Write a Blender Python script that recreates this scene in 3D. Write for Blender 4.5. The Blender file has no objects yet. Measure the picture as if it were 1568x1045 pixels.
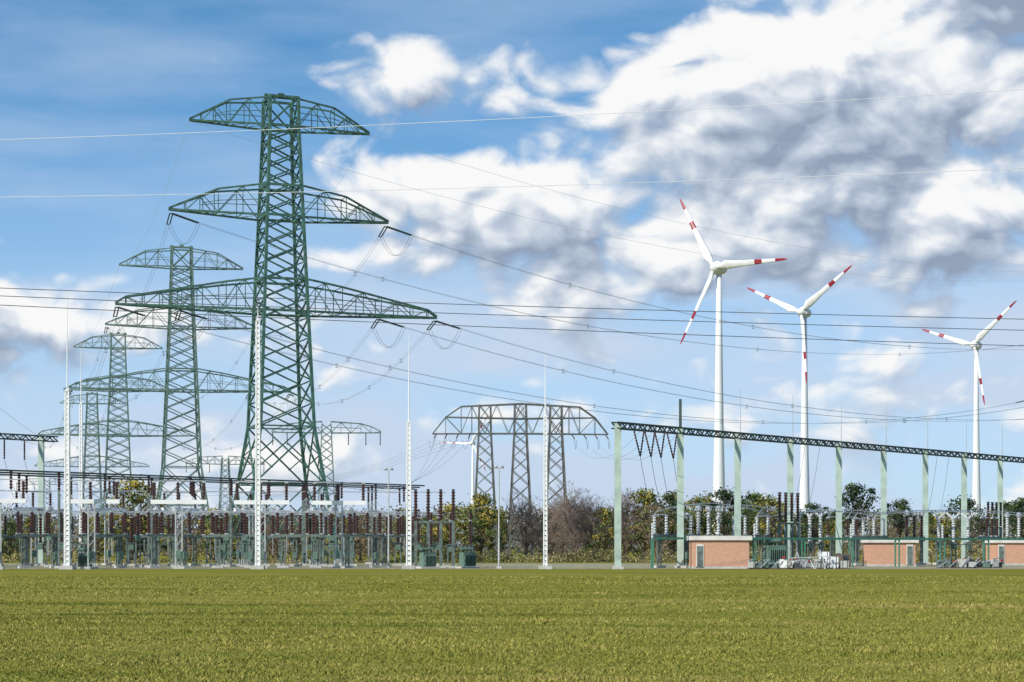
import bpy, math, random
import numpy as np
from mathutils import Vector, Matrix
random.seed(7); rng=np.random.default_rng(7)
scene=bpy.context.scene
F=3000.0; CX=784.0; HY=838.0; CH=2.2      # focal (px of 1568 wide frame), camera height
def X(px,D): return (px-CX)*D/F
def Z(py,D): return CH+(HY-py)*D/F

# ------------------------------------------------------------------ materials
def mat(name,col,rough=0.6,metal=0.0,var=0.25,scale=3.0,spec=0.4,bump=0.0,trans=0.0):
    m=bpy.data.materials.new(name); m.use_nodes=True
    nt=m.node_tree; b=nt.nodes['Principled BSDF']
    tc=nt.nodes.new('ShaderNodeTexCoord'); n=nt.nodes.new('ShaderNodeTexNoise')
    n.inputs['Scale'].default_value=scale; n.inputs['Detail'].default_value=2
    nt.links.new(tc.outputs['Object'],n.inputs['Vector'])
    r=nt.nodes.new('ShaderNodeValToRGB')
    r.color_ramp.elements[0].position=0.3; r.color_ramp.elements[1].position=0.7
    c0=[c*(1-var) for c in col]; c1=[min(1,c*(1+var)) for c in col]
    r.color_ramp.elements[0].color=(*c0,1); r.color_ramp.elements[1].color=(*c1,1)
    nt.links.new(n.outputs['Fac'],r.inputs['Fac']); nt.links.new(r.outputs['Color'],b.inputs['Base Color'])
    b.inputs['Roughness'].default_value=rough; b.inputs['Metallic'].default_value=metal
    b.inputs['Specular IOR Level'].default_value=spec
    if bump:
        bp=nt.nodes.new('ShaderNodeBump'); bp.inputs['Strength'].default_value=bump
        nt.links.new(n.outputs['Fac'],bp.inputs['Height']); nt.links.new(bp.outputs['Normal'],b.inputs['Normal'])
    return m
M={}
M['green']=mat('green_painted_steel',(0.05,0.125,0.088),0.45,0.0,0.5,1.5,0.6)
M['greenfar']=mat('pale_green_steel',(0.11,0.18,0.155),0.55,0.0,0.3,1.0)  # paler, greyer green used on the towers farther back
M['brownsteel']=mat('weathered_dark_steel',(0.12,0.125,0.115),0.6,0.0,0.3,1.0)
M['galv']=mat('galvanised_steel',(0.46,0.48,0.47),0.45,0.3,0.2,2.0)
M['galvd']=mat('dull_galvanised_steel',(0.13,0.165,0.15),0.55,0.1,0.4,2.0)
M['white']=mat('white_paint',(0.78,0.79,0.78),0.4,0,0.06,1.0)
M['turb']=mat('turbine_white',(0.72,0.73,0.73),0.35,0,0.03,0.05)
M['red']=mat('signal_red',(0.28,0.018,0.035),0.4,0,0.1,0.5)
M['post']=mat('pale_green_post',(0.40,0.50,0.43),0.55,0,0.15,0.8)
M['darkbeam']=mat('dark_green_beam',(0.06,0.085,0.075),0.6,0,0.3,1.0)
M['brown']=mat('brown_porcelain',(0.055,0.022,0.016),0.22,0,0.3,2.0,0.6)
M['grey']=mat('grey_porcelain',(0.50,0.52,0.52),0.3,0,0.1,2.0,0.6)
M['alu']=mat('aluminium_tube',(0.55,0.57,0.58),0.35,0.5,0.1,2.0)
M['wire']=mat('conductor',(0.32,0.35,0.38),0.5,0.3,0.1,1.0)
M['wired']=mat('dark_conductor',(0.12,0.13,0.15),0.5,0.3,0.1,1.0)
M['wirel']=mat('bright_conductor',(0.70,0.72,0.73),0.5,0.2,0.1,1.0)
M['conc']=mat('concrete',(0.46,0.45,0.42),0.9,0,0.15,4.0)
M['slab']=mat('slab_render',(0.62,0.60,0.55),0.9,0,0.15,1.0)
M['tealp']=mat('teal_painted_steel',(0.06,0.19,0.13),0.5,0,0.15,2.0)
M['box']=mat('grey_green_cabinet',(0.11,0.18,0.14),0.5,0,0.2,2.0)
M['dbox']=mat('dark_machine_paint',(0.05,0.06,0.07),0.5,0,0.3,2.0)
M['tail']=mat('red_plastic',(0.35,0.03,0.02),0.4)
M['bark']=mat('bark',(0.10,0.08,0.06),0.9,0,0.3,3.0)
M['twig']=mat('bare_twigs',(0.22,0.165,0.13),0.9,0,0.35,0.6)
M['lg']=mat('leaf_green',(0.075,0.11,0.032),0.7,0,0.5,0.5,0.2)
M['ld']=mat('leaf_dark_green',(0.034,0.060,0.028),0.7,0,0.5,0.5,0.2)
M['lo']=mat('leaf_olive',(0.16,0.175,0.05),0.7,0,0.4,0.5,0.2)
M['ly']=mat('leaf_yellow',(0.32,0.26,0.05),0.7,0,0.35,0.5,0.2)
M['lb']=mat('leaf_brown',(0.19,0.14,0.08),0.8,0,0.4,0.5,0.2)
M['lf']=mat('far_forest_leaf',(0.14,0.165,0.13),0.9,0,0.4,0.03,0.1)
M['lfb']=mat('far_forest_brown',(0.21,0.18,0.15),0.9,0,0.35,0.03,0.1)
M['reed']=mat('dry_reed',(0.36,0.31,0.15),0.9,0,0.35,0.5,0.1)
# brick
m=bpy.data.materials.new('red_brick'); m.use_nodes=True; nt=m.node_tree; b=nt.nodes['Principled BSDF']
tc=nt.nodes.new('ShaderNodeTexCoord'); br=nt.nodes.new('ShaderNodeTexBrick'); mp=nt.nodes.new('ShaderNodeMapping')
mp.inputs['Rotation'].default_value=(math.radians(90),0,0)
nt.links.new(tc.outputs['Object'],mp.inputs['Vector']); nt.links.new(mp.outputs['Vector'],br.inputs['Vector'])
br.inputs['Scale'].default_value=1.0; br.inputs['Brick Width'].default_value=0.25; br.inputs['Row Height'].default_value=0.08
br.inputs['Mortar Size'].default_value=0.008
br.inputs['Color1'].default_value=(0.60,0.30,0.18,1); br.inputs['Color2'].default_value=(0.48,0.23,0.13,1); br.inputs['Mortar'].default_value=(0.5,0.42,0.34,1)
nt.links.new(br.outputs['Color'],b.inputs['Base Color']); b.inputs['Roughness'].default_value=0.9
M['brick']=m

# ------------------------------------------------------------------ mesh builder
class MB:
    def __init__(s): s.v=[]; s.f=[]; s.m=[]; s.ml=[]
    def mi(s,k):
        if k not in s.ml: s.ml.append(k)
        return s.ml.index(k)
    def add(s,vs,fs,k):
        o=len(s.v); s.v.extend(vs); i=s.mi(k)
        for f in fs: s.f.append(tuple(a+o for a in f)); s.m.append(i)
    def beam(s,p,q,w,k,h=None):
        p=Vector(p); q=Vector(q); d=q-p
        if d.length<1e-4: return
        d.normalize(); up=Vector((0,0,1)) if abs(d.z)<0.95 else Vector((0,1,0))
        a=d.cross(up).normalized(); b2=a.cross(d).normalized(); h=h or w
        a*=w/2; b2*=h/2
        vs=[]
        for c in (p,q):
            for sx,sy in ((-1,-1),(1,-1),(1,1),(-1,1)): vs.append(tuple(c+a*sx+b2*sy))
        s.add(vs,[(0,1,2,3),(7,6,5,4),(0,4,5,1),(1,5,6,2),(2,6,7,3),(3,7,4,0)],k)
    def box(s,c,sz,k):
        x,y,z=c; a,b,d=sz[0]/2,sz[1]/2,sz[2]/2
        vs=[(x+i*a,y+j*b,z+l*d) for l in (-1,1) for i,j in ((-1,-1),(1,-1),(1,1),(-1,1))]
        s.add(vs,[(3,2,1,0),(4,5,6,7),(0,1,5,4),(1,2,6,5),(2,3,7,6),(3,0,4,7)],k)
    def rings(s,pts,rad,n,k,cap=True):
        pts=[Vector(p) for p in pts]; vs=[]; N=len(pts)
        for i,p in enumerate(pts):
            d=(pts[min(i+1,N-1)]-pts[max(i-1,0)]); 
            if d.length<1e-6: d=Vector((0,0,1))
            d.normalize(); up=Vector((0,0,1)) if abs(d.z)<0.95 else Vector((0,1,0))
            a=d.cross(up).normalized(); b2=a.cross(d).normalized()
            for j in range(n):
                t=2*math.pi*j/n; vs.append(tuple(p+(a*math.cos(t)+b2*math.sin(t))*rad[i]))
        fs=[]
        for i in range(N-1):
            for j in range(n):
                j2=(j+1)%n; fs.append((i*n+j,i*n+j2,(i+1)*n+j2,(i+1)*n+j))
        if cap: fs.append(tuple(range(n-1,-1,-1))); fs.append(tuple((N-1)*n+j for j in range(n)))
        s.add(vs,fs,k)
    def cyl(s,p,q,r,k,n=6,r2=None): s.rings([p,q],[r,r if r2 is None else r2],n,k)
    def ins(s,p,q,r,k,n=7):
        p=Vector(p); q=Vector(q); L=(q-p).length; c=max(3,int(L/0.28)); pts=[];rad=[]
        for i in range(c):
            for t,rr in ((0.0,0.55),(0.35,1.0),(0.5,1.0),(0.85,0.55)):
                pts.append(p.lerp(q,(i+t)/c)); rad.append(r*rr)
        pts.append(q); rad.append(r*0.6)
        s.rings(pts,rad,n,k)
    def wire(s,p,q,r,k,sag=0.0,n=24,sides=4):
        p=Vector(p); q=Vector(q); pts=[]
        for i in range(n+1):
            t=i/n; c=p.lerp(q,t); c.z-=sag*4*t*(1-t); pts.append(c)
        s.rings(pts,[r]*(n+1),sides,k)
    def mesh(s,name):
        me=bpy.data.meshes.new(name); me.from_pydata(s.v,[],s.f)
        for k in s.ml: me.materials.append(M[k])
        me.polygons.foreach_set('material_index',s.m); me.update(); return me
def obj(name,me,loc=(0,0,0),rz=0,sc=1,parent=None):
    o=bpy.data.objects.new(name,me); o.location=loc; o.rotation_euler=(0,0,rz)
    o.scale=(sc,sc,sc) if not isinstance(sc,tuple) else sc
    scene.collection.objects.link(o)
    if parent: o.parent=parent
    return o

# ------------------------------------------------------------------ ground
LAT=np.random.default_rng(3).uniform(-1,1,(256,256))
def vn(x,y):
    xi=np.floor(x).astype(int); yi=np.floor(y).astype(int); fx=x-xi; fy=y-yi; fx=fx*fx*(3-2*fx); fy=fy*fy*(3-2*fy)
    g=lambda i,j: LAT[i%256,j%256]
    return (g(xi,yi)*(1-fx)+g(xi+1,yi)*fx)*(1-fy)+(g(xi,yi+1)*(1-fx)+g(xi+1,yi+1)*fx)*fy
def gh(x,y):
    f=np.clip((185-y)/60,0,1)*np.clip((y+20)/30,0,1)
    return f*(0.14*vn(x*0.035+7,y*0.09+3)+0.07*vn(x*0.10+40,y*0.30+9)+0.03*vn(x*0.3+90,y*0.7+50))
xs=np.concatenate([[-8000,-3000,-1000,-400,-150],np.arange(-90,90.1,1.5),[150,400,1000,3000,8000]])
ys=np.concatenate([[-2000,-300,-40],np.arange(-10,190,0.7),[200,230,260,300,400,600,1000,2000,5000,12000]])
gx,gy=np.meshgrid(xs,ys); gz=gh(gx,gy)
V=np.stack([gx.ravel(),gy.ravel(),gz.ravel()],1); nx,ny=len(xs),len(ys)
idx=np.arange(nx*ny).reshape(ny,nx)
Q=np.stack([idx[:-1,:-1],idx[:-1,1:],idx[1:,1:],idx[1:,:-1]],-1).reshape(-1,4)
me=bpy.data.meshes.new('ground'); me.from_pydata(V.tolist(),[],Q.tolist())
for p in me.polygons: p.use_smooth=True
m=bpy.data.materials.new('meadow'); m.use_nodes=True; nt=m.node_tree; b=nt.nodes['Principled BSDF']; N=nt.nodes; L=nt.links
tc=N.new('ShaderNodeTexCoord')
def noise(sc,vec,det=4,rough=0.6):
    mp=N.new('ShaderNodeMapping'); mp.inputs['Scale'].default_value=vec; L.new(tc.outputs['Object'],mp.inputs['Vector'])
    n=N.new('ShaderNodeTexNoise'); n.inputs['Scale'].default_value=sc; n.inputs['Detail'].default_value=det; n.inputs['Roughness'].default_value=rough
    L.new(mp.outputs['Vector'],n.inputs['Vector']); return n.outputs['Fac']
def ramp(fac,els):
    r=N.new('ShaderNodeValToRGB'); e=r.color_ramp.elements
    while len(e)<len(els): e.new(0.5)
    for i,(p,c) in enumerate(els): e[i].position=p; e[i].color=(*c,1)
    L.new(fac,r.inputs['Fac']); return r.outputs['Color']
def mixc(fac,a,bb,mode='MIX'):
    x=N.new('ShaderNodeMix'); x.data_type='RGBA'; x.blend_type=mode
    if isinstance(fac,float): x.inputs[0].default_value=fac
    else: L.new(fac,x.inputs[0])
    for s,c in ((6,a),(7,bb)):
        if isinstance(c,tuple): x.inputs[s].default_value=(*c,1)
        else: L.new(c,x.inputs[s])
    return x.outputs[2]
big=noise(0.05,(0.6,1.6,1)); mid=noise(0.3,(0.10,1.0,1)); fine=noise(7,(1,1,1),5,0.75)
def gcol():
    c1=ramp(big,[(0.32,(0.15,0.17,0.025)),(0.5,(0.215,0.205,0.035)),(0.68,(0.29,0.235,0.06))])
    c2=ramp(mid,[(0.32,(0.075,0.095,0.018)),(0.45,(0.20,0.20,0.035)),(0.6,(0.26,0.235,0.055)),(0.72,(0.35,0.28,0.10))])
    return mixc(0.6,c1,c2)
c=gcol()
c3=ramp(fine,[(0.3,(0.45,0.47,0.45)),(0.5,(1,1,1)),(0.72,(1.5,1.45,1.3))])
c=mixc(0.8,c,c3,'MULTIPLY')
L.new(c,b.inputs['Base Color']); b.inputs['Roughness'].default_value=1.0; b.inputs['Specular IOR Level'].default_value=0.0
bp=N.new('ShaderNodeBump'); bp.inputs['Strength'].default_value=0.9; bp.inputs['Distance'].default_value=0.1
L.new(noise(3.5,(1,1,1),5,0.7),bp.inputs['Height']); L.new(bp.outputs['Normal'],b.inputs['Normal'])
me.materials.append(m); obj('ground',me)
M['gravel']=mat('gravel',(0.31,0.29,0.19),1.0,0,0.4,1.2,0.0,0.5)
mb=MB(); mb.add([(-140,196,0.01),(120,196,0.01),(160,262,0.01),(-140,262,0.01)],[(0,1,2,3)],'gravel'); obj('gravel_yard',mb.mesh('gravel_yard'))

# grass blades
NB=300000
D=1/rng.uniform(1/150.0,1/27.0,NB); xx=rng.uniform(-0.30,0.30,NB)*D
clump=0.7*vn(xx*1.1+20,D*1.1+60)+0.6*vn(xx*0.25+120,D*0.5+11)
h=rng.uniform(0.02,0.06,NB)*(1+0.5*clump)*(0.8+D/130); w=rng.uniform(0.007,0.015,NB)*(0.8+D/60)
a=rng.uniform(0,math.pi,NB); lean=rng.normal(0,0.7,(NB,2))*h[:,None]
z0=gh(xx,D)-0.005
p0=np.stack([xx-np.cos(a)*w,D-np.sin(a)*w,z0],1); p1=np.stack([xx+np.cos(a)*w,D+np.sin(a)*w,z0],1); p2=np.stack([xx+lean[:,0],D+lean[:,1],z0+h],1)
V=np.stack([p0,p1,p2],1).reshape(-1,3)
def trimesh(name,V,k):
    n=len(V)//k; me=bpy.data.meshes.new(name); me.vertices.add(len(V)); me.vertices.foreach_set('co',V.astype(np.float32).ravel())
    me.loops.add(len(V)); me.loops.foreach_set('vertex_index',np.arange(len(V),dtype=np.int32))
    me.polygons.add(n); me.polygons.foreach_set('loop_start',np.arange(0,len(V),k,dtype=np.int32)); me.update(calc_edges=True); return me
me=trimesh('grass',V,3)
at=me.attributes.new('tone','FLOAT','FACE'); tone=np.clip(rng.normal(0.46,0.2,NB)+0.12*clump,0,1); at.data.foreach_set('value',tone.astype(np.float32))
m=bpy.data.materials.new('grass_blades'); m.use_nodes=True; nt=m.node_tree; N=nt.nodes; L=nt.links; b=N['Principled BSDF']
tc=N.new('ShaderNodeTexCoord'); big=noise(0.05,(0.6,1.6,1)); mid=noise(0.3,(0.10,1.0,1))
ab=N.new('ShaderNodeAttribute'); ab.attribute_name='tone'
tr=ramp(ab.outputs['Fac'],[(0.1,(0.55,0.68,0.6)),(0.45,(1.05,1.12,1.1)),(0.7,(1.5,1.35,1.7)),(0.95,(2.2,1.9,3.2))])
L.new(mixc(1.0,gcol(),tr,'MULTIPLY'),b.inputs['Base Color'])
b.inputs['Roughness'].default_value=0.8; b.inputs['Specular IOR Level'].default_value=0.15
me.materials.append(m); obj('grass',me)

# ------------------------------------------------------------------ lattice pylon
def interp(tab,z):
    for (z0,a0),(z1,a1) in zip(tab,tab[1:]):
        if z<=z1: return a0+(a1-a0)*(z-z0)/(z1-z0)
    return tab[-1][1]
def body(mb,tab,zs,wl,wb,k,cx=0,cy=0):
    C=((-1,-1),(1,-1),(1,1),(-1,1))
    for z0,z1 in zip(zs,zs[1:]):
        a0,a1=interp(tab,z0),interp(tab,z1)
        for i in range(4):
            c0=C[i];c1=C[(i+1)%4]
            P=[(cx+c0[0]*a0,cy+c0[1]*a0,z0),(cx+c1[0]*a0,cy+c1[1]*a0,z0),(cx+c0[0]*a1,cy+c0[1]*a1,z1),(cx+c1[0]*a1,cy+c1[1]*a1,z1)]
            mb.beam(P[0],P[2],wl,k); mb.beam(P[0],P[3],wb,k); mb.beam(P[1],P[2],wb,k)
def crossarm(mb,a,prof,zb,Lm,fr,w,wb,k,side,ztip):
    st=[]
    for s in fr:
        x=a+(Lm-a)*s; hy=a*(1-s)+0.12*s
        st.append((side*x,hy,zb+(ztip-zb)*s,interp(prof,s)))
    n=len(fr)-1
    for i in range(n+1):
        x,hy,z0,zt=st[i]
        mb.beam((x,-hy,z0),(x,-hy,zt),wb,k); mb.beam((x,hy,z0),(x,hy,zt),wb,k)
        mb.beam((x,-hy,z0),(x,hy,z0),wb,k); mb.beam((x,-hy,zt),(x,hy,zt),wb*0.8,k)
        if i<n:
            x2,hy2,z2,zt2=st[i+1]
            for s in (-1,1):
                mb.beam((x,s*hy,z0),(x2,s*hy2,z2),w*1.15,k); mb.beam((x,s*hy,zt),(x2,s*hy2,zt2),w,k)
                if i%2==0: mb.beam((x,s*hy,z0),(x2,s*hy2,zt2),wb,k)
                else: mb.beam((x,s*hy,zt),(x2,s*hy2,z2),wb,k)
                if zt-z0>2.2 and zt2-z2>1.2: mb.beam((x,s*hy,(z0+zt)/2),(x2,s*hy2,(z2+zt2)/2),wb*0.8,k)
            mb.beam((x,-hy,z0),(x2,hy2,z2),wb*0.8,k)
TAB=[(0,6.3),(18.1,3.6),(33.3,2.95),(45.9,2.42),(57.8,1.95),(62,1.9)]
def pylon(k,wf=1.0):
    mb=MB(); zs=[0,10.5,18.1]; z=18.1
    while z<57: 
        z+=interp(TAB,z)*0.86; zs.append(z)
    zs=[q for q in zs if q<57]+[57.8,61.6]
    wl,wb=0.38*wf,0.19*wf
    body(mb,TAB,zs,wl,wb,k)
    for z0,z1 in ((0,10.5),(10.5,18.1)):
        a0,a1=interp(TAB,z0),interp(TAB,z1); zm=(z0+z1)/2; am=(a0+a1)/2
        for sx,sy in ((1,0),(-1,0),(0,1),(0,-1)):
            for s in (-1,1):
                def P(u,z,a): return (sx*a+sy*u*a, sy*a+sx*u*a, z)
                mb.beam(P(s,zm,am),P(s*0.5,z0+(z1-z0)*0.27,a0+(a1-a0)*0.27),wb*0.8,k)
                mb.beam(P(s,zm,am),P(s*0.5,z0+(z1-z0)*0.75,a0+(a1-a0)*0.75),wb*0.8,k)
        for s in (-1,1):
            mb.beam((-a1,s*a1,z1),(a1,s*a1,z1),wb,k); mb.beam((s*a1,-a1,z1),(s*a1,a1,z1),wb,k)
    for zz in (33.3,37.5,45.9,49.9,57.8,61.6):
        a=interp(TAB,zz)
        for s in (-1,1):
            mb.beam((-a,s*a,zz),(a,s*a,zz),wl*0.8,k); mb.beam((s*a,-a,zz),(s*a,a,zz),wl*0.8,k)
    for s in (-1,1):
        crossarm(mb,1.95,[(0,61.4),(0.5,60.8),(1,58.1)],57.8,12.2,[0,.26,.5,.68,.85,1],0.2*wf,0.10*wf,k,s,57.9)
        crossarm(mb,2.42,[(0,49.9),(0.5,49.0),(1,46.3)],45.8,14.9,[0,.25,.5,.66,.83,1],0.22*wf,0.10*wf,k,s,46.1)
        crossarm(mb,2.95,[(0,37.5),(0.26,36.8),(0.93,34.5),(1,33.7)],33.3,21.8,[0,.13,.26,.42,.56,.69,.81,.93,1],0.24*wf,0.10*wf,k,s,33.5)
        mb.box((s*1.9,0,61.9),(0.7,0.7,0.5),k)
    mb.box((0,0,62.1),(0.8,0.8,0.5),k); mb.beam((-1.9,0,61.8),(1.9,0,61.8),0.25,k)
    for sx in (-1,1):
        for sy in (-1,1): mb.box((sx*6.3,sy*6.3,0.3),(1.2,1.2,0.7),'conc')
    return mb
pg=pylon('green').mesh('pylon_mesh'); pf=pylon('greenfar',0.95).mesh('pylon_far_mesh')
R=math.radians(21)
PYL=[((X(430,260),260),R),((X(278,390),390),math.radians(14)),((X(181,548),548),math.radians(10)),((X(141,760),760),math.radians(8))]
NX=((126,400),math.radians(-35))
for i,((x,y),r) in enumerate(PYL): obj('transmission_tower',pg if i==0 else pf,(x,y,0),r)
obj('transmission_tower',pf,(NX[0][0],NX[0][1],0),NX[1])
def tip(T,lx,z):
    (x,y),r=T; return Vector((x+lx*math.cos(r),y+lx*math.sin(r),z))
AT=[(12.2,57.8,0),(14.6,45.6,1),(21.6,33.1,1),(13.5,33.0,1)]
def string(mb,p,q,l=4.2,k='darkbeam'):
    d=(q-p).normalized(); d.z-=0.18; e=p+d*l
    for o in (-0.2,0.2):
        n=Vector((-d.y,d.x,0)).normalized()*o; mb.ins(p+n,e+n,0.10,k,5)
    mb.beam(e+n,e-n,0.1,k); return e
def link(mb,A,B,sag,r=0.02):
    for hx,z,isins in AT:
        for s in (-1,1):
            p=tip(A,s*hx,z); q=tip(B,s*hx,z)
            if isins:
                e=string(mb,p,q); g=string(mb,q,p)
                for o in (-0.2,0.2): mb.wire(e+Vector((o,0,0)),g+Vector((o,0,0)),r,'wire',sag,28)
                for t in np.arange(0.15,0.95,0.2):
                    c=e.lerp(g,t); c.z-=sag*4*t*(1-t)
                    for u,v in (((-.25,.2),(.25,.2)),((-.25,-.3),(.25,-.3)),((0,.2),(0,-.3))): mb.beam(c+Vector((u[0],0,u[1])),c+Vector((v[0],0,v[1])),0.06,'wired')
            else: mb.wire(p,q,r*1.0,'wirel',sag*0.8,28)
for A,B,sg in ((PYL[0],PYL[1],5),(PYL[1],PYL[2],6),(PYL[0],NX,8.5)):
    mb=MB(); link(mb,A,B,sg); obj('overhead_power_lines',mb.mesh('overhead_power_lines'))
mb=MB()
for T in PYL[:2]:
    for hx,z,i in AT:
        if not i: continue
        for s in (-1,1):
            p=tip(T,s*hx,z-0.3); d1=(tip(PYL[1] if T is PYL[0] else PYL[2],s*hx,z)-p).normalized(); d2=(tip(NX if T is PYL[0] else PYL[0],s*hx,z)-p).normalized()
            for o in (0,0.4): mb.wire(p+d1*4.0+Vector((o,0,-0.6)),p+d2*4.0+Vector((o,0,-0.6)),0.022,'wired',2.6,12)
obj('jumper_cables',mb.mesh('jumper_cables'))
mb=MB()
def cross(y0,D0,y1,D1,r,k,sag=0.5):
    a=Vector((X(0,D0),D0,Z(y0,D0))); b=Vector((X(1568,D1),D1,Z(y1,D1))); d=b-a
    p=a-d*0.6; q=b+d*0.6
    c=sag; p.z+=c*2.5; q.z+=c*2.5
    mb.wire(p,q,r,k,c*4.1,60,5)
cross(209,150,131,133,0.022,'wirel',0.35); cross(297,150,252,138,0.022,'wirel',0.35)
cross(438,170,486,183,0.034,'wired',0.25); cross(450,168,503,183,0.034,'wired',0.25); cross(464,166,527,183,0.034,'wired',0.25)
obj('crossing_power_lines',mb.mesh('crossing_power_lines'))

# ------------------------------------------------------------------ low lattice gantry in the middle
mb=MB(); k='brownsteel'
tl=[(0,2.1),(21,1.05),(26,0.95)]
for cx in (-6,0,6): 
    zs=[0]
    while zs[-1]<19.5: zs.append(zs[-1]+interp(tl,zs[-1])*1.7)
    body(mb,tl,[q for q in zs if q<20.3]+[21.2,23.6,26.1],0.22,0.12,k,cx)
top=[(0,26.3),(10.0,25.8),(12.6,24.0),(14.8,21.2)]
for s in (-1,1):
    for yy in (-1.2,1.2):
        for pl in (top,[(0,23.8),(12.6,24.0)],[(0,21.3),(14.8,21.2)]):
            for (x0,z0),(x1,z1) in zip(pl,pl[1:]): mb.beam((s*x0,yy*(1-x0/20),z0),(s*x1,yy*(1-x1/20),z1),0.2,k)
        sts=[0,2,4,6,8.2,10.0,12.6,14.7]
        for i in range(7):
            x0,x1=sts[i],sts[i+1]; h0=interp(top,x0); h1=interp(top,x1)
            if i%2: mb.beam((s*x0,yy*(1-x0/20),21.3),(s*x1,yy*(1-x1/20),h1),0.08,k)
            else: mb.beam((s*x0,yy*(1-x0/20),h0),(s*x1,yy*(1-x1/20),21.3),0.08,k)
            if i in (4,5,6): mb.beam((s*x0,yy*(1-x0/20),h0),(s*x0,yy*(1-x0/20),21.3),0.08,k)
    for x0 in (8.5,10.5,12.4,14.2):
        mb.ins((s*x0,-1,21.2),(s*(x0+0.4),-2.5,20.3),0.12,'brown',5); mb.wire((s*(x0+.4),-2.5,20.3),(s*(x0+1.2),2.0,20.3),0.025,'wired',1.6,8)
obj('lattice_gantry',mb.mesh('lattice_gantry'),(X(797,330),330,0),math.radians(4))
mb=MB()
gx0=X(797,330)
for i,x in enumerate((8.5,10.5,12.4,14.2)):
    mb.wire((gx0-x,327,20.3),(X(520+i*22,215+i*6),215+i*6,8.8),0.02,'wire',3.0,16)
    mb.wire((gx0+x,327,20.3),(X(980+i*18,200+i*3),200+i*3,14.0),0.02,'wire',3.0,16)
    mb.wire((gx0-x,331,20.3),(X(200+i*30,420),420,14+i),0.02,'wire',4.0,16)
obj('feeder_lines',mb.mesh('feeder_lines'))
mb=MB()
tt=[(0,2.4),(31,1.0)]; zs=[0]
while zs[-1]<29.5: zs.append(zs[-1]+interp(tt,zs[-1])*1.4)
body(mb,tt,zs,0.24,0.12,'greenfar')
for s in (-1,1): crossarm(mb,1.0,[(0,31),(0.7,30.5),(1,28.8)],28.4,12.5,[0,.2,.4,.6,.8,1],0.18,0.1,'greenfar',s,28.5)
for s in (-1,1):
    for x in (5,9,12.3): mb.ins((s*x,0,28.4),(s*x,0,25.6),0.15,'brown',5)
sm=mb.mesh('single_level_tower'); obj('distribution_tower',sm,(X(500,450),450,0),0.1)
obj('distribution_tower',sm,(X(345,620),620,0),0.3); obj('distribution_tower',sm,(X(72,820),820,0),0.3)

# ------------------------------------------------------------------ wind turbines
def turbine(px,hy,D,R_,angs,yaw=41,name='wind_turbine'):
    x=X(px,D); hz=Z(hy,D); mb=MB()
    zs=[0,hz*0.15,hz*0.4,hz*0.7,hz-1.5]; rs=[2.9,2.35,1.75,1.3,0.95]
    mb.rings([(0,0,z) for z in zs],rs,24,'turb')
    tw=obj(name,mb.mesh('wind_turbine'),(x,D,0))
    for p in tw.data.polygons: p.use_smooth=True
    ps=math.radians(yaw); n=Vector((-math.sin(ps),-math.cos(ps),0)); hax=Vector((math.cos(ps),-math.sin(ps),0)); up=Vector((0,0,1))
    mb=MB(); c=Vector((0,0,hz)); pts=[];rad=[]
    for t,r in ((-4.2,0.3),(-3.8,1.0),(-2.8,1.7),(-1,2.3),(0.8,2.45),(1.8,2.3),(1.85,2.1),(2.8,1.9),(3.9,1.2),(4.4,0.3)):
        pts.append(c+n*t); rad.append(r)
    mb.rings(pts,rad,20,'turb'); o=obj('nacelle',mb.mesh('nacelle'),(0,0,0),0,1,tw)
    for p in o.data.polygons: p.use_smooth=True
    for bi,an in enumerate(angs):
        a=math.radians(an); dr=hax*math.cos(a)+up*math.sin(a); tg=-hax*math.sin(a)+up*math.cos(a)
        mb=MB(); sec=[(0.03,0.8,0.8),(0.08,0.85,0.7),(0.16,1.7,0.45),(0.25,1.45,0.35),(0.4,1.1,0.25),(0.56,0.92,0.2),(0.66,0.78,0.15),(0.84,0.55,0.12),(0.95,0.4,0.08),(1.0,0.12,0.04)]
        hub=c+n*2.7; prev=None; nn=10
        for si,(s,ch,th) in enumerate(sec):
            pit=math.radians(34-26*s); ca=tg*math.cos(pit)+n*math.sin(pit); cb=n*math.cos(pit)-tg*math.sin(pit)
            ring=[tuple(hub+dr*(s*R_)+ca*(math.cos(t)*ch+0.3*ch)+cb*math.sin(t)*th) for t in [2*math.pi*j/nn for j in range(nn)]]
            if prev is not None:
                kk='red' if si in (6,8,9) else 'turb'
                mb.add(prev+ring,[(j,(j+1)%nn,nn+(j+1)%nn,nn+j) for j in range(nn)],kk)
            prev=ring
        o=obj('blade_%d'%(bi+1),mb.mesh('blade'),(0,0,0),0,1,tw)
        for p in o.data.polygons: p.use_smooth=True
turbine(1101,411,700,30.5,(120,0,240))
turbine(1232,479,832,30.5,(155,35,-85))
turbine(1495,529,967,30.5,(161,41,-79))
turbine(724,679,1880,30.5,(178,58,-62),20)

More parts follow.
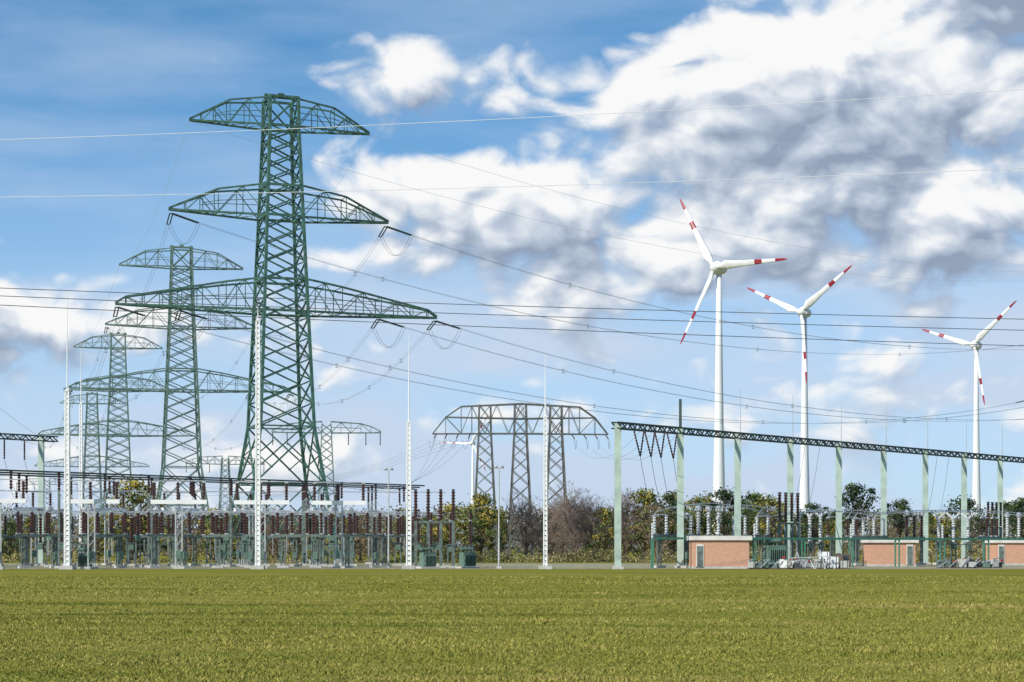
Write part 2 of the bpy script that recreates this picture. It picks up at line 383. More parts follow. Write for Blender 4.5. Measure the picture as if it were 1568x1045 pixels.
# ------------------------------------------------------------------ lightning masts
def mast(px,D,ythick,ytop,w=0.55):
    mb=MB(); z1=Z(ythick,D); z2=Z(ytop,D); h=w/2
    mb.box((0,0,0.15),(1.3,1.3,0.4),'conc')
    n=int(z1/0.5)
    for sx in (-1,1):
        for sy in (-1,1): mb.beam((sx*h,sy*h,0.2),(sx*h*0.75,sy*h*0.75,z1),0.12,'white')
    for i in range(n):
        z=0.5+i*z1/n; hh=h*(1-0.25*z/z1)
        if z>z1: break
        mb.box((0,-hh,z),(2*hh,0.05,0.24),'white'); mb.box((0,hh,z+.15),(2*hh,0.05,0.24),'white')
        mb.box((-hh,0,z+0.1),(0.05,2*hh,0.24),'white'); mb.box((hh,0,z+0.2),(0.05,2*hh,0.24),'white')
    mb.box((0,0,z1),(w,w,0.12),'galv')
    mb.cyl((0,0,z1),(0,0,z1+(z2-z1)*0.5),0.07,'white',6,0.055); mb.cyl((0,0,z1+(z2-z1)*0.5),(0,0,z2),0.045,'white',6,0.022)
    obj('lightning_mast',mb.mesh('lightning_mast'),(X(px,D),D,0))
mast(103,193,600,445,0.46); mast(395,195,492,470,0.42); mast(626,196,648,512,0.42); mast(835,196,640,543,0.32)
mast(124,245,620,533,0.34)

# ------------------------------------------------------------------ gantries
e=Vector((7,9,0))
def gantry(p0,n,zb,spikes):
    mb=MB(); p0=Vector(p0)
    for i in range(n):
        p=p0+e*i
        mb.beam(p,p+Vector((0,0,zb)),0.66,'post',0.5); mb.box((p.x,p.y,0.12),(1.1,1.1,0.3),'conc')
        if i>=spikes: mb.cyl(p+Vector((0.3,0,zb)),p+Vector((0.3,0,zb+5.0)),0.05,'galv',5,0.02)
    a=p0-e*0.05; b2=p0+e*(n-0.8)
    d=e.normalized(); nn=Vector((-d.y,d.x,0))*0.35
    for o,zz in ((nn,0),(-nn,0),(nn,0.6),(-nn,0.6)): mb.beam(a+o+Vector((0,0,zb+zz-0.5)),b2+o+Vector((0,0,zb+zz-0.5)),0.13,'darkbeam')
    m_=int((b2-a).length/0.9)
    for i in range(m_):
        u=a.lerp(b2,i/m_); v=a.lerp(b2,(i+1)/m_)
        for o in (nn,-nn):
            z0,z1=(zb-0.5,zb+0.1) if i%2 else (zb+0.1,zb-0.5)
            mb.beam(u+o+Vector((0,0,z0)),v+o+Vector((0,0,z1)),0.11,'darkbeam')
    return mb
mb=gantry((X(946,195),195,0),13,14.5,2)
P0=Vector((X(946,195),195,0)); p=P0+e
mb.beam(p+Vector((0,0,14)),p+Vector((0,0,17.6)),0.28,'darkbeam')
for i,t in enumerate((0.25,0.42,0.58,0.78)):
    q=P0+e*t+Vector((0,0,13.9)); 
    mb.ins(q,q+Vector((0.6,-0.5,-2.6)),0.11,'brown',5); mb.ins(q+Vector((1.0,0,0)),q+Vector((0.6,-0.5,-2.6)),0.11,'brown',5)
    mb.wire(q+Vector((0.6,-0.5,-2.6)),(q.x+2.5,q.y+9,6.2),0.025,'wired',0.6,10)
for i in range(1,12):
    for t in (0.3,0.6):
        q=P0+e*(i+t)+Vector((0,0,13.9))
        if i%3==0: mb.wire(q,(q.x-2,q.y-3,6.0),0.022,'wired',0.8,10)
obj('substation_gantry',mb.mesh('substation_gantry'))
GL=Vector((X(122,232),232,0))
mb=gantry(GL-e*4+Vector((-6,6,0)),5,15.6,9)
for i in range(14):
    q=GL-e*3.6+Vector((-6,6,0))+e*(i*0.26)+Vector((0,0,15)); mb.ins(q,q+Vector((0,0,-2.3)),0.13,'brown',5); mb.wire(q+Vector((0,0,-2.3)),(q.x+3,q.y-6,8.5),0.025,'wired',0.5,8)
mb.wire((X(-60,180),180,18.5),(GL.x-6,GL.y+6,15.6),0.02,'wirel',0.6,12); mb.wire((X(-60,190),190,15.5),(GL.x-6,GL.y+6,14.6),0.02,'wirel',0.6,12)
obj('substation_gantry',mb.mesh('substation_gantry_left'))

# ------------------------------------------------------------------ switchgear kit
def twin_post(mb,x,z1,s=0.35,k='galvd'):
    for sx in (-1,1): mb.beam((x+sx*s,0,0.2),(x+sx*s,0,z1),0.14,k)
    n=int(z1/0.9)
    for i in range(n):
        z=0.3+i*z1/n; mb.beam((x-s,0,z),(x+s,0,z+z1/n*0.9),0.06,k)
    mb.box((x,0,0.1),(1.2,0.8,0.3),'conc')
def portal():
    mb=MB(); twin_post(mb,0,6.6,0.32,'galv'); mb.box((0,0,6.75),(5.6,0.4,0.42),'white')
    for x in (-2.5,-0.1,2.5):
        mb.ins((x,0,6.96),(x,0,8.7),0.19,'brown'); mb.box((x,0,8.78),(0.35,0.2,0.14),'alu')
    mb.cyl((-2.5,0,8.85),(2.5,0,8.85),0.06,'alu'); mb.box((0,-0.3,1.4),(0.5,0.35,0.8),'box'); mb.beam((-1.6,0,6.5),(0,0,5.2),0.1,'galv'); mb.beam((1.6,0,6.5),(0,0,5.2),0.1,'galv')
    return mb.mesh('busbar_support_portal')
def disco(ik='brown',h=2.2):
    mb=MB()
    for x in (-1.7,1.7): twin_post(mb,x,3.3,0.2)
    mb.box((0,0.25,3.42),(5.4,0.16,0.24),'galvd'); mb.box((0,-0.25,3.42),(5.4,0.16,0.24),'galvd')
    for x in (-2.3,-0.8,0.8,2.3):
        mb.box((x,0,3.6),(0.4,0.4,0.12),'galv'); mb.ins((x,0,3.66),(x,0,3.66+h),0.2,ik); mb.box((x,0,3.72+h),(0.34,0.24,0.16),'alu')
    for a,b in ((-2.3,-0.8),(0.8,2.3)):
        mb.cyl((a,0,3.82+h),(b,0,3.82+h),0.07,'alu'); mb.beam((a,0,3.8+h),(a+0.7,0,4.6+h),0.07,'alu')
    mb.box((1.7,-0.35,1.3),(0.5,0.35,0.7),'box'); mb.cyl((0.8,-0.3,1.3),(0.8,-0.3,3.4),0.04,'galv')
    return mb.mesh('disconnector_switch')
def breaker(ik='brown'):
    mb=MB()
    for x in (-2.4,0,2.4):
        for sx in (-0.35,0.35): mb.beam((x+sx,0,0.2),(x+sx,0,2.6),0.14,'galvd')
        mb.box((x,0,0.1),(1.2,0.9,0.3),'conc'); mb.box((x,0,2.7),(0.9,0.6,0.2),'galvd'); mb.box((x,-0.1,2.2),(0.55,0.5,0.6),'box')
        mb.ins((x,0,2.8),(x,0,5.6),0.24,ik,8); mb.box((x,0,5.72),(0.4,0.4,0.26),'alu')
        mb.ins((x,-0.1,5.8),(x,-1.3,6.5),0.17,ik); mb.ins((x,0.1,5.8),(x,1.3,6.5),0.17,ik)
    mb.beam((-2.6,0,2.5),(2.6,0,2.5),0.12,'galvd')
    return mb.mesh('circuit_breaker')
def ct(ik='brown'):
    mb=MB()
    for x in (-2,0,2):
        for sx in (-0.22,0.22): mb.beam((x+sx,0,0.2),(x+sx,0,2.9),0.13,'galvd')
        mb.box((x,0,0.1),(0.9,0.8,0.3),'conc'); mb.box((x,0,3.2),(0.6,0.6,0.6),'box'); mb.ins((x,0,3.5),(x,0,6.0),0.23,ik,8)
        mb.rings([(x,0,6.0),(x,0,6.15),(x,0,6.5),(x,0,6.7)],[0.2,0.34,0.34,0.1],8,'alu'); mb.cyl((x-0.6,0,6.35),(x+0.6,0,6.35),0.05,'alu')
    return mb.mesh('current_transformer')
def tallins():
    mb=MB()
    for x in (-2.4,-1.1,0.2,1.5):
        mb.beam((x,0,0.2),(x,0,4.9),0.3,'galvd'); mb.box((x,0,0.1),(0.9,0.8,0.3),'conc'); mb.ins((x,0,5.0),(x,0,8.0),0.22,'brown',8); mb.box((x,0,8.1),(0.3,0.3,0.2),'dbox')
    mb.beam((-2.6,0,4.8),(1.7,0,4.8),0.2,'galvd')
    return mb.mesh('surge_arrester_row')
def transformer():
    mb=MB(); mb.box((0,0,0.15),(3.4,2.4,0.3),'conc'); mb.box((0,0,1.5),(2.2,1.5,2.3),'box')
    for i in range(9): mb.box((-0.95+i*0.24,-0.98,1.4),(0.06,0.4,1.7),'box'); mb.box((-0.95+i*0.24,0.98,1.4),(0.06,0.4,1.7),'box')
    mb.cyl((-1.3,0,3.2),(0.6,0,3.2),0.28,'box',12)
    mb.beam((-0.9,0,2.6),(-0.9,0,3.1),0.12,'box')
    for x in (-0.6,0.1,0.8): mb.ins((x,0.3,2.65),(x+0.1,0.4,4.1),0.14,'brown')
    return mb.mesh('power_transformer')
pm,dm,bm_,cm,tm,sa=portal(),disco(),breaker(),ct(),transformer(),tallins()
dw,bw,cw=disco('grey',1.8),breaker('grey'),ct('grey')
for px,D in ((-10,191),(135,194),(270,196),(398,198),(517,200)): obj('busbar_support',pm,(X(px,D),D+1.5,0),0.06)
for D,x0,x1,st in ((203,-62,-12,6.6),(219,-66,-12,6.6),(231,-66,-14,7.4)):
    x=x0
    while x<x1:
        obj('disconnector_switch',dm,(x+random.uniform(-.4,.4),D+(x+55)*0.12,0),random.choice((0.05,0.1,0.6))); x+=st
for D,x0,x1,st,mm,nm in ((213,-58,-14,9.5,cm,'current_transformer'),(225,-62,-10,10.2,bm_,'circuit_breaker')):
    x=x0
    while x<x1: obj(nm,mm,(x,D+(x+55)*0.12,0),0.1); x+=st
x=-66
while x<-18: obj('busbar_support',pm,(x,236+(x+55)*.2,0),0.9); x+=8.5
obj('surge_arresters',sa,(X(672,203),203,0),0.1); obj('circuit_breaker',bm_,(X(690,214),214,0),0.1,0.9)
for px,D in ((655,200),(716,202)): obj('power_transformer',tm,(X(px,D),D,0),0.5,0.62)
obj('power_transformer',tm,(X(130,199),199,0),0.1,0.6)
mb=MB()
for o in (0,3.2,6.4):
    a=Vector((-56-o*0.3,190+o*2.2,9.9)); b2=Vector((-11-o*0.3,246+o*2.2,9.9)); mb.cyl(a,b2,0.10,'darkbeam',6)
    for i in range(12):
        c=a.lerp(b2,(i+0.5)/12); mb.ins(c,c-Vector((0,0,1.9)),0.17,'brown')
        if i%2==0: mb.beam((c.x,c.y,0),(c.x,c.y,8.0),0.22,'galvd'); mb.box((c.x,c.y,0.1),(.8,.8,.3),'conc')
        mb.wire(c-Vector((0,0,1.9)),(c.x+2.5,c.y-5,5.9),0.03,'wire',0.5,8)
for D,z in ((205,5.95),(212,5.95),(222,5.95),(232,8.85)):
    mb.cyl((-64,D-1,z),(-8,D+5.5,z),0.05,'alu',5)
obj('tubular_busbars',mb.mesh('tubular_busbars'))
for i,(px,D,mm,nm) in enumerate(((1030,208,dw,'disconnector_switch'),(1085,212,cw,'current_transformer'),(1150,216,dw,'disconnector_switch'),(1240,222,bw,'circuit_breaker'),(1330,236,dw,'disconnector_switch'),(1400,240,cm,'current_transformer'),(1460,246,bw,'circuit_breaker'),(1515,250,dm,'disconnector_switch'),(1560,255,cw,'current_transformer'),(1600,260,bw,'circuit_breaker'),(1290,250,dm,'disconnector_switch'))):
    obj(nm,mm,(X(px,D),D,0),0.9 if i%2 else 0.5)
obj('surge_arresters',sa,(X(1211,216),216,0),0.9); obj('surge_arresters',sa,(X(1525,262),262,0),0.9); obj('power_transformer',tm,(X(1187,208),208,0),0.2,0.9)
mb=MB()
for a,b_ in (((X(1010,206),206,6.0),(X(1100,212),212,6.4)),((X(1100,212),212,6.4),(X(1180,217),217,5.6)),((X(1180,217),217,5.6),(X(1330,232),232,6.0)),((X(1330,232),232,6.0),(X(1580,256),256,6.2))):
    mb.wire(a,b_,0.06,'alu',-0.5,10,5)
    mb.wire((a[0]+2,a[1]+6,a[2]+.4),(b_[0]+2,b_[1]+6,b_[2]+.4),0.05,'alu',-0.4,10,5)
obj('flexible_busbars',mb.mesh('flexible_busbars'))
mb=MB(); a=Vector((X(1000,201),201,0)); b2=Vector((82,236,0)); n=12
for i in range(n+1):
    p=a.lerp(b2,i/n)
    for o in (0,2.2): mb.beam(p+Vector((0,o,0)),p+Vector((0,o,3.0)),0.16,'tealp')
    mb.beam(p+Vector((0,0,3.0)),p+Vector((0,2.2,3.0)),0.14,'tealp')
    if i%2==0 : mb.ins(p+Vector((0,1,3.1)),p+Vector((0,1,4.7)),0.14,'grey')
for o in (0,2.2): mb.beam(a+Vector((0,o,3.1)),b2+Vector((0,o,3.1)),0.22,'tealp')
obj('steel_cable_rack',mb.mesh('steel_cable_rack'))

# ------------------------------------------------------------------ brick relay houses
def house(px0,px1,D,depth=5,h=2.9,door=0):
    x0,x1=X(px0,D),X(px1,D); w=x1-x0; c=(x0+x1)/2
    o=bpy.data.objects.new('brick_relay_house',None); o.location=(c,D,0); scene.collection.objects.link(o)
    mb=MB(); mb.box((0,depth/2,h/2),(w,depth,h),'brick'); obj('walls',mb.mesh('walls'),parent=o)
    mb=MB(); mb.box((0,depth/2,h+0.2),(w+0.6,depth+0.5,0.4),'slab'); mb.box((0,depth/2,h+0.43),(w+0.4,depth+0.3,0.06),'galv'); obj('roof_slab',mb.mesh('roof_slab'),parent=o)
    mb=MB(); dx=-w/2+0.65+door*(w-1.3); mb.box((dx,-0.02,1.28),(0.75,0.08,2.4),'slab'); mb.box((dx,-0.05,1.2),(0.6,0.06,2.2),'galvd'); obj('door',mb.mesh('door'),parent=o)
    mb=MB(); mb.box((0,depth/2,0.1),(w+0.12,depth+0.12,0.24),'conc'); obj('plinth',mb.mesh('plinth'),parent=o)
house(1062,1147,199); house(1333,1402,222,5,2.7,1); house(1525,1600,236,5,2.7)

# ------------------------------------------------------------------ yard equipment
def stack(px,D,seed,rz=0.0):
    r=random.Random(seed); mb=MB(); x=-2.4
    while x<2.3:
        w_=r.uniform(0.4,0.9); h=r.uniform(0.3,0.9); k=r.choice(['dbox','galvd','conc','white','dbox','galvd','box'])
        mb.box((x+w_/2,r.uniform(-.3,.3),0.06),(w_,1.0,0.11),'bark'); mb.box((x+w_/2,r.uniform(-.3,.3),0.125+h/2),(w_*0.9,0.8,h),k)
        if r.random()<0.6: mb.cyl((x,-.5,0.2+h),(x+w_*1.3,0.2,0.3+h),0.07,'galv',6)
        if r.random()<0.4: mb.box((x+w_/2,-0.45,0.3+h),(0.25,0.2,0.2),'tail')
        x+=w_+r.uniform(0,0.25)
    for i in range(4): mb.beam((-2.5+i*1.2,-0.7,0.08),(-1.6+i*1.2,-0.6,r.uniform(.6,1.2)),0.07,'alu')
    obj('equipment_pallets',mb.mesh('equipment_pallets'),(X(px,D),D,0),rz)
stack(1182,197,3); stack(1208,200,5,0.4); stack(1470,204,9); stack(1500,207,11,0.3)
def drum(px,D,r_,rz):
    mb=MB()
    for s in (-1,1): mb.cyl((s*0.45,0,r_),(s*0.53,0,r_),r_,'bark',18)
    mb.cyl((-0.45,0,r_),(0.45,0,r_),r_*0.7,'dbox',16); obj('cable_drum',mb.mesh('cable_drum'),(X(px,D),D,0),rz)
drum(1290,200,0.8,0.5)
mb=MB()
for i,(x,y,s) in enumerate(((0,0,(1,1,0.9)),(1.3,0.2,(1.1,1,1.1)),(2.5,0,(0.8,0.8,0.7)),(0.6,1.3,(1,1,1.6)))):
    mb.box((x,y,s[2]/2+0.12),s,'white' if i%2 else 'conc'); mb.box((x,y,0.06),(s[0]*1.05,s[1]*1.05,0.1),'bark')
    for t in (-.3,.3): mb.box((x+t*s[0],y-s[1]/2-0.02,s[2]/2+0.12),(0.07,0.03,s[2]),'galvd')
obj('equipment_crates',mb.mesh('equipment_crates'),(X(1255,198),198,0))
mb=MB()
for x,z in ((-1.2,1.7),(0,1.2),(1.1,1.9),(2.0,1.3)):
    mb.beam((x,0,0),(x+0.5,0.3,z),0.1,'galv'); mb.beam((x+1,0,0),(x+0.5,0.3,z),0.1,'galv')
mb.beam((-1.4,0,1.1),(2.8,0,1.25),0.09,'alu')
obj('trestle_stand',mb.mesh('trestle_stand'),(X(1232,197),197,0))
def lamp(px,D,ytop):
    h=Z(ytop,D); mb=MB(); mb.box((0,0,0.1),(0.5,0.5,0.25),'conc'); mb.rings([(0,0,0.2),(0,0,h*0.3),(0,0,h)],[0.11,0.09,0.06],8,'galv')
    mb.box((0,0,h),(0.6,0.12,0.1),'galv')
    for s in (-1,1): mb.rings([(s*0.15,0,h+0.02),(s*0.25,0,h+0.14),(s*0.42,0,h+0.1),(s*0.5,0,h-0.02)],[0.06,0.16,0.15,0.04],8,'galv')
    obj('street_lamp',mb.mesh('street_lamp'),(X(px,D),D,0))
lamp(595,208,720); lamp(764,200,717)

# ------------------------------------------------------------------ trees
def leafquads(C,size,n):
    a=rng.normal(size=(n,3)); a/=np.linalg.norm(a,axis=1)[:,None]; b=np.cross(a,rng.normal(size=(n,3))); b/=np.linalg.norm(b,axis=1)[:,None]
    s=(size*rng.uniform(0.5,1.2,n))[:,None]
    return np.stack([C-a*s,C-b*s*0.7,C+a*s,C+b*s*0.7],1)
def tree(name,h,w,leaves,ncl=46,per=70,ls=0.22,seed=1,stemmy=0.25,bare=False):
    r=random.Random(seed); mb=MB()
    trunk_h=h*0.75; pts=[];rad=[]; x=y=0
    for i in range(7):
        t=i/6; pts.append((x,y,t*trunk_h)); rad.append(0.028*h*(1-0.8*t)*(1.3 if i==0 else 1)); x+=r.uniform(-.02,.02)*h; y+=r.uniform(-.02,.02)*h
    mb.rings(pts,rad,7,'bark')
    ends=[]
    for i in range(ncl):
        t=r.random()**0.8; zc=h*(stemmy+(0.98-stemmy)*t); prof=math.sin(math.pi*min(1,max(0.05,0.18+0.78*t)))**0.7
        a=r.uniform(0,6.283); rr=w/2*prof*(r.random()**0.45)*r.uniform(0.75,1.15)
        c=Vector((rr*math.cos(a),rr*math.sin(a),zc)); ends.append(c)
        bi=min(5,int(max(0,(zc-h*0.2)/trunk_h*6*0.8))); p=Vector(pts[bi])
        midp=p.lerp(c,0.5)+Vector((0,0,-0.03*h)); mb.rings([p,midp,c],[0.010*h,0.006*h,0.003*h],4,'bark' if not bare else 'twig')
        if bare:
            for _ in range(16):
                q=c+Vector((r.gauss(0,1),r.gauss(0,1),r.gauss(0.5,1)))*0.1*h
                mb.rings([c.lerp(p,0.3*r.random()),q],[0.003*h,0.0014*h],3,'twig',False)
                for _ in range(5):
                    q2=q+Vector((r.gauss(0,1),r.gauss(0,1),r.gauss(0.4,1)))*0.05*h
                    mb.rings([q,q2],[0.0018*h,0.001*h],3,'twig',False)
    if not bare:
        for c in ends:
            k=r.choice(leaves); cr=0.075*w+0.03*h; cr*=r.uniform(0.55,1.3)
            n=int(per*r.uniform(0.6,1.3)); P=rng.normal(size=(n,3))*np.array([cr,cr,cr*0.7])*0.62+np.array(c)
            P[:,2]=np.maximum(P[:,2],0.3); q=leafquads(P,ls,n)
            mb.add([tuple(v) for v in q.reshape(-1,3)],[(4*i,4*i+1,4*i+2,4*i+3) for i in range(n)],k)
    return mb.mesh(name)
T={}
T['green']=[tree('tg%d'%i,9,7.5,['lg','lg','lo','ld'],50,70,0.19,10+i) for i in range(3)]
T['olive']=[tree('to%d'%i,8,6.5,['lo','lo','lg','ly'],42,65,0.17,20+i,0.15) for i in range(3)]
T['yellow']=[tree('ty%d'%i,7,6,['ly','lo','ly','lo'],36,60,0.17,30+i,0.1) for i in range(3)]
T['dark']=[tree('td%d'%i,11,8,['ld','ld','lg'],30,75,0.22,40+i,0.45) for i in range(3)]
T['brown']=[tree('tb%d'%i,8,7,['lb','lb','lo'],36,36,0.16,50+i,0.15) for i in range(3)]
T['bare']=[tree('tx%d'%i,9,7,[],34,0,0,60+i,0.25,True) for i in range(2)]
NM={'green':'green_tree','olive':'olive_tree','yellow':'autumn_tree','dark':'pine_tree','brown':'brown_autumn_tree','bare':'bare_tree'}
H0={'green':9,'olive':8,'yellow':7,'dark':11,'brown':8,'bare':9}
def plant(px,D,ytop,kind):
    h=Z(ytop,D); s=h/H0[kind]
    obj(NM[kind],random.choice(T[kind]),(X(px,D),D,0),random.uniform(0,6.28),(s*random.uniform(.85,1.2),s*random.uniform(.9,1.1),s))
for px,y,k in ((15,800,'green'),(50,790,'olive'),(95,795,'brown'),(150,790,'yellow'),(205,738,'yellow'),(232,768,'olive'),(290,795,'brown'),(330,782,'yellow'),(362,775,'yellow'),(425,792,'brown'),(480,795,'olive'),(520,782,'yellow'),(552,785,'brown'),(590,800,'brown'),(620,780,'olive'),(690,776,'yellow'),(738,758,'olive'),(765,785,'olive'),(805,772,'bare'),(832,788,'brown'),(862,780,'bare'),(880,762,'bare'),(905,772,'bare'),(922,780,'olive'),(955,768,'bare'),(985,752,'olive'),(1005,775,'brown'),(1030,756,'green'),(1072,762,'olive'),(1110,752,'dark'),(1150,758,'green'),(1180,762,'olive'),(1245,772,'dark'),(1232,785,'green'),(1270,798,'olive'),(1310,742,'dark'),(1345,790,'brown'),(1378,766,'dark'),(1410,798,'brown'),(1445,785,'yellow'),(1478,764,'dark'),(1540,772,'green'),(1565,764,'dark'),(1600,762,'green'),(-20,780,'olive'),(-60,775,'green'),(1640,770,'olive')):
    plant(px,random.uniform(285,345),y,k)
for i in range(26):
    plant(-60+i*68+random.uniform(-28,28),random.uniform(360,430),random.uniform(780,802),random.choice(['green','brown','bare','olive','brown','bare']))
def mass(name,D0,D1,xr,hfun,n,size,mats):
    D=rng.uniform(D0,D1,n); x=rng.uniform(-xr,xr,n); hh=hfun(x,D); z=hh*rng.uniform(0,1,n)**0.8
    C=np.stack([x,D,z],1)+rng.normal(0,size*0.5,(n,3)); C[:,2]=np.maximum(C[:,2],0.05)
    q=leafquads(C,size,n).reshape(-1,3); me=trimesh(name,q,4)
    for k in mats: me.materials.append(M[k])
    s=np.sin(x*0.21+D*0.13)+np.sin(x*0.071+2)+rng.normal(0,0.5,n)
    mi=np.clip(((s+2)/4*len(mats)).astype(np.int32),0,len(mats)-1); me.polygons.foreach_set('material_index',mi.astype(np.int32)); me.update(); obj(name,me)
def hf(x,D): return np.maximum(0.12,0.5+1.5*vn(x*0.09+33,D*0.1)+0.9*vn(x*0.4+5,D*0.2+7)+0.4)
mass('hedgerow',278,284,105,hf,40000,0.15,['reed','lb','lo','reed','lb','lg'])
def ff(s1,base,amp):
    return lambda x,D: base+amp*(1.2*vn(x*0.012*s1+50,D*0.01)+0.9*vn(x*0.05*s1+9,D*0.02)+0.6*np.abs(vn(x*0.2*s1,D*0.08))+0.3*vn(x*0.5*s1,D*0.2))
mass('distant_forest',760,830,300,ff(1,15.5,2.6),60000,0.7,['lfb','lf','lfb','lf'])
mass('distant_treeline',470,500,180,ff(1.7,5,2.0),40000,0.36,['lb','lg','lfb','lo','lfb'])

# ------------------------------------------------------------------ sky & light
SE=math.radians(33); sd=Vector((-0.76,-0.65,0)).normalized()
s=Vector((sd.x*math.cos(SE),sd.y*math.cos(SE),math.sin(SE)))
ld=bpy.data.lights.new('sun','SUN'); ld.energy=5.0; ld.angle=math.radians(0.53); ld.color=(1,0.94,0.85)
lo=bpy.data.objects.new('sun',ld); lo.rotation_euler=(-s).to_track_quat('-Z','Y').to_euler(); scene.collection.objects.link(lo)
w=bpy.data.worlds.new('World'); scene.world=w; w.use_nodes=True; nt=w.node_tree; N=nt.nodes; L=nt.links
try: w.cycles.sampling_method='NONE'
except Exception as ex: print(ex)
bg=N['Background']; bg.inputs['Strength'].default_value=0.1
BL=[(1380,150,400,190,0.30),(1080,150,260,110,0.20),(860,150,170,50,0.16),(620,125,130,55,0.20),(700,345,200,85,0.24),(1080,300,330,110,0.22),(950,430,420,60,0.16),(1400,400,300,70,0.14),(60,500,170,60,0.28),(70,575,130,40,0.18),(930,0,120,35,0.22),(1500,0,240,60,0.22),
    (600,10,330,75,-0.34),(1040,50,180,40,-0.24),(430,260,140,80,-0.08),(150,180,260,200,-0.16),(850,235,110,35,-0.12),(1480,560,250,60,-0.06),(330,700,250,50,0.12),(1200,640,300,40,0.10),(600,640,250,60,0.08)]
def dgroup(name,det,warp,vor):
    g=bpy.data.node_groups.new(name,'ShaderNodeTree')
    g.interface.new_socket('Vector',in_out='INPUT',socket_type='NodeSocketVector'); g.interface.new_socket('Density',in_out='OUTPUT',socket_type='NodeSocketFloat')
    gn=g.nodes; gl=g.links; gi=gn.new('NodeGroupInput'); go=gn.new('NodeGroupOutput')
    def gm(op,a,b=None):
        n=gn.new('ShaderNodeMath'); n.operation=op
        for i,v in enumerate((a,b)):
            if v is None: continue
            if isinstance(v,(int,float)): n.inputs[i].default_value=v
            else: gl.new(v,n.inputs[i])
        return n.outputs[0]
    def gv(op,a,b):
        n=gn.new('ShaderNodeVectorMath'); n.operation=op
        for i,v in enumerate((a,b)):
            if isinstance(v,tuple): n.inputs[i].default_value=v
            elif v is not None: gl.new(v,n.inputs[i])
        return n.outputs['Value'] if op=='LENGTH' else n.outputs['Vector']
    V0=gi.outputs['Vector']
    st=gv('MULTIPLY',V0,(1,1,1.5))
    if warp:
        nn=gn.new('ShaderNodeTexNoise'); nn.inputs['Scale'].default_value=18; nn.inputs['Detail'].default_value=1; gl.new(st,nn.inputs['Vector'])
        st=gv('ADD',st,gv('MULTIPLY',gv('SUBTRACT',nn.outputs['Color'],(0.5,0.5,0.5)),(0.04,0.04,0.04)))
    n=gn.new('ShaderNodeTexNoise'); n.inputs['Scale'].default_value=13; n.inputs['Detail'].default_value=det; n.inputs['Roughness'].default_value=0.55; gl.new(st,n.inputs['Vector'])
    d=n.outputs['Fac']
    if vor:
        vo=gn.new('ShaderNodeTexVoronoi'); vo.feature='F1'; vo.inputs['Scale'].default_value=36; vo.inputs['Detail'].default_value=1.0; vo.inputs['Roughness'].default_value=0.55; gl.new(st,vo.inputs['Vector'])
        d=gm('ADD',d,gm('MULTIPLY',gm('SUBTRACT',0.45,vo.outputs['Distance']),0.20))
    cov=None
    for px,py,rx,ry,wt in BL:
        c0=((px-CX)/F,0,(HY-py)/F)
        ln=gv('LENGTH',gv('MULTIPLY',gv('SUBTRACT',V0,c0),(F/rx/1.7,0,F/ry/1.7)),None)
        mr=gn.new('ShaderNodeMapRange'); mr.interpolation_type='SMOOTHSTEP'; gl.new(ln,mr.inputs[0]); mr.inputs[1].default_value=0; mr.inputs[2].default_value=1.0; mr.inputs[3].default_value=wt; mr.inputs[4].default_value=0
        cov=mr.outputs[0] if cov is None else gm('ADD',cov,mr.outputs[0])
    gl.new(gm('SUBTRACT',gm('ADD',d,cov),0.545),go.inputs['Density'])
    return g
gA=dgroup('cloud_density',7,True,True); gC=dgroup('cloud_density_mid',4,True,True); gB=dgroup('cloud_density_soft',2,False,False)
def wm(op,a,b=None,clamp=False):
    n=N.new('ShaderNodeMath'); n.operation=op; n.use_clamp=clamp
    for i,v in enumerate((a,b)):
        if v is None: continue
        if isinstance(v,(int,float)): n.inputs[i].default_value=v
        else: L.new(v,n.inputs[i])
    return n.outputs[0]
tc=N.new('ShaderNodeTexCoord'); DV=tc.outputs['Generated']
def dens(off,g):
    v=N.new('ShaderNodeVectorMath'); v.operation='ADD'; L.new(DV,v.inputs[0]); v.inputs[1].default_value=off
    q=N.new('ShaderNodeGroup'); q.node_tree=g; L.new(v.outputs[0],q.inputs[0]); return q.outputs[0]
d0=dens((0,0,0),gA); d1=dens((-0.005,0,0.008),gC); d2=dens((-0.006,0,0.022),gB)
def smooth(x,a,b,o0=0.,o1=1.,typ='SMOOTHSTEP'):
    mr=N.new('ShaderNodeMapRange'); mr.interpolation_type=typ; L.new(x,mr.inputs[0])
    for i,v in enumerate((a,b,o0,o1)): mr.inputs[i+1].default_value=v
    return mr.outputs[0]
mask=smooth(d0,-0.07,0.13)
lit=wm('ADD',wm('MULTIPLY',wm('SUBTRACT',d0,d1),3.6),wm('MULTIPLY',wm('SUBTRACT',d0,d2),1.7))
thick=smooth(d2,0.05,0.50,0,0.30)
lit=wm('SUBTRACT',lit,thick)
lit=smooth(lit,-1.05,0.42,0,1,'LINEAR')
sky=N.new('ShaderNodeTexSky'); sky.sky_type='NISHITA'; sky.sun_disc=False; sky.sun_elevation=SE; sky.sun_rotation=math.atan2(sd.x,sd.y); sky.dust_density=0.3; sky.ozone_density=2.0; sky.air_density=1.0
vm=N.new('ShaderNodeVectorMath'); vm.operation='MULTIPLY'; L.new(DV,vm.inputs[0]); vm.inputs[1].default_value=(1,1,2.0)
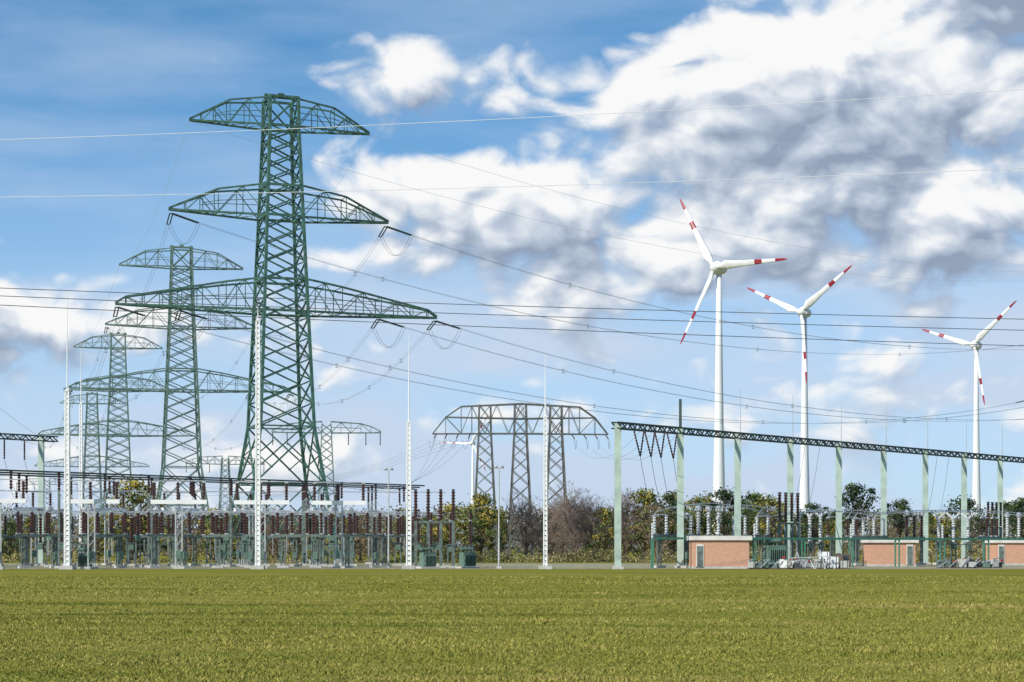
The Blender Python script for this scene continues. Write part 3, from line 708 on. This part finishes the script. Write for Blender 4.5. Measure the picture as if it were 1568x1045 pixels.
vnn=N.new('ShaderNodeVectorMath'); vnn.operation='NORMALIZE'; L.new(vm.outputs[0],vnn.inputs[0]); L.new(vnn.outputs[0],sky.inputs['Vector'])
tint=mixc(1.0,sky.outputs[0],(0.50,1.45,1.80),'MULTIPLY')
sp=N.new('ShaderNodeSeparateXYZ'); L.new(DV,sp.inputs[0])
mpn=N.new('ShaderNodeMapping'); mpn.inputs['Rotation'].default_value=(0,math.radians(35),0); mpn.inputs['Scale'].default_value=(2,3,9); L.new(DV,mpn.inputs['Vector'])
vn2=N.new('ShaderNodeTexNoise'); vn2.inputs['Scale'].default_value=2.2; vn2.inputs['Detail'].default_value=5; vn2.inputs['Roughness'].default_value=0.5; L.new(mpn.outputs[0],vn2.inputs['Vector'])
low=smooth(sp.outputs['Z'],0.03,0.255,0.88,0.0)
veil=wm('MULTIPLY',smooth(vn2.outputs['Fac'],0.35,0.75),0.5)
veil=wm('ADD',veil,low,True)
c=mixc(veil,tint,(5.6,6.8,8.5))
cc=N.new('ShaderNodeValToRGB'); e_=cc.color_ramp.elements; e_[0].position=0.0; e_[0].color=(0.30,0.37,0.50,1); e_[1].position=1.0; e_[1].color=(0.98,0.98,0.98,1)
x_=e_.new(0.40); x_.color=(0.52,0.60,0.72,1)
x_=e_.new(0.68); x_.color=(0.76,0.81,0.88,1)
x_=e_.new(0.84); x_.color=(0.92,0.935,0.96,1)
L.new(lit,cc.inputs['Fac'])
sc_=N.new('ShaderNodeVectorMath'); sc_.operation='SCALE'; L.new(cc.outputs[0],sc_.inputs[0]); sc_.inputs['Scale'].default_value=9.7
c=mixc(mask,c,sc_.outputs[0])
L.new(c,bg.inputs['Color'])

# ------------------------------------------------------------------ camera
cd=bpy.data.cameras.new('camera'); cd.sensor_width=36; cd.lens=36*F/1568; cd.shift_y=(HY-522.5)/1568; cd.clip_start=0.5; cd.clip_end=20000
co=bpy.data.objects.new('camera',cd); co.location=(0,0,CH); co.rotation_euler=(math.radians(90),0,0); scene.collection.objects.link(co); scene.camera=co
scene.view_settings.view_transform='Standard'; scene.view_settings.look='None'; scene.view_settings.exposure=0
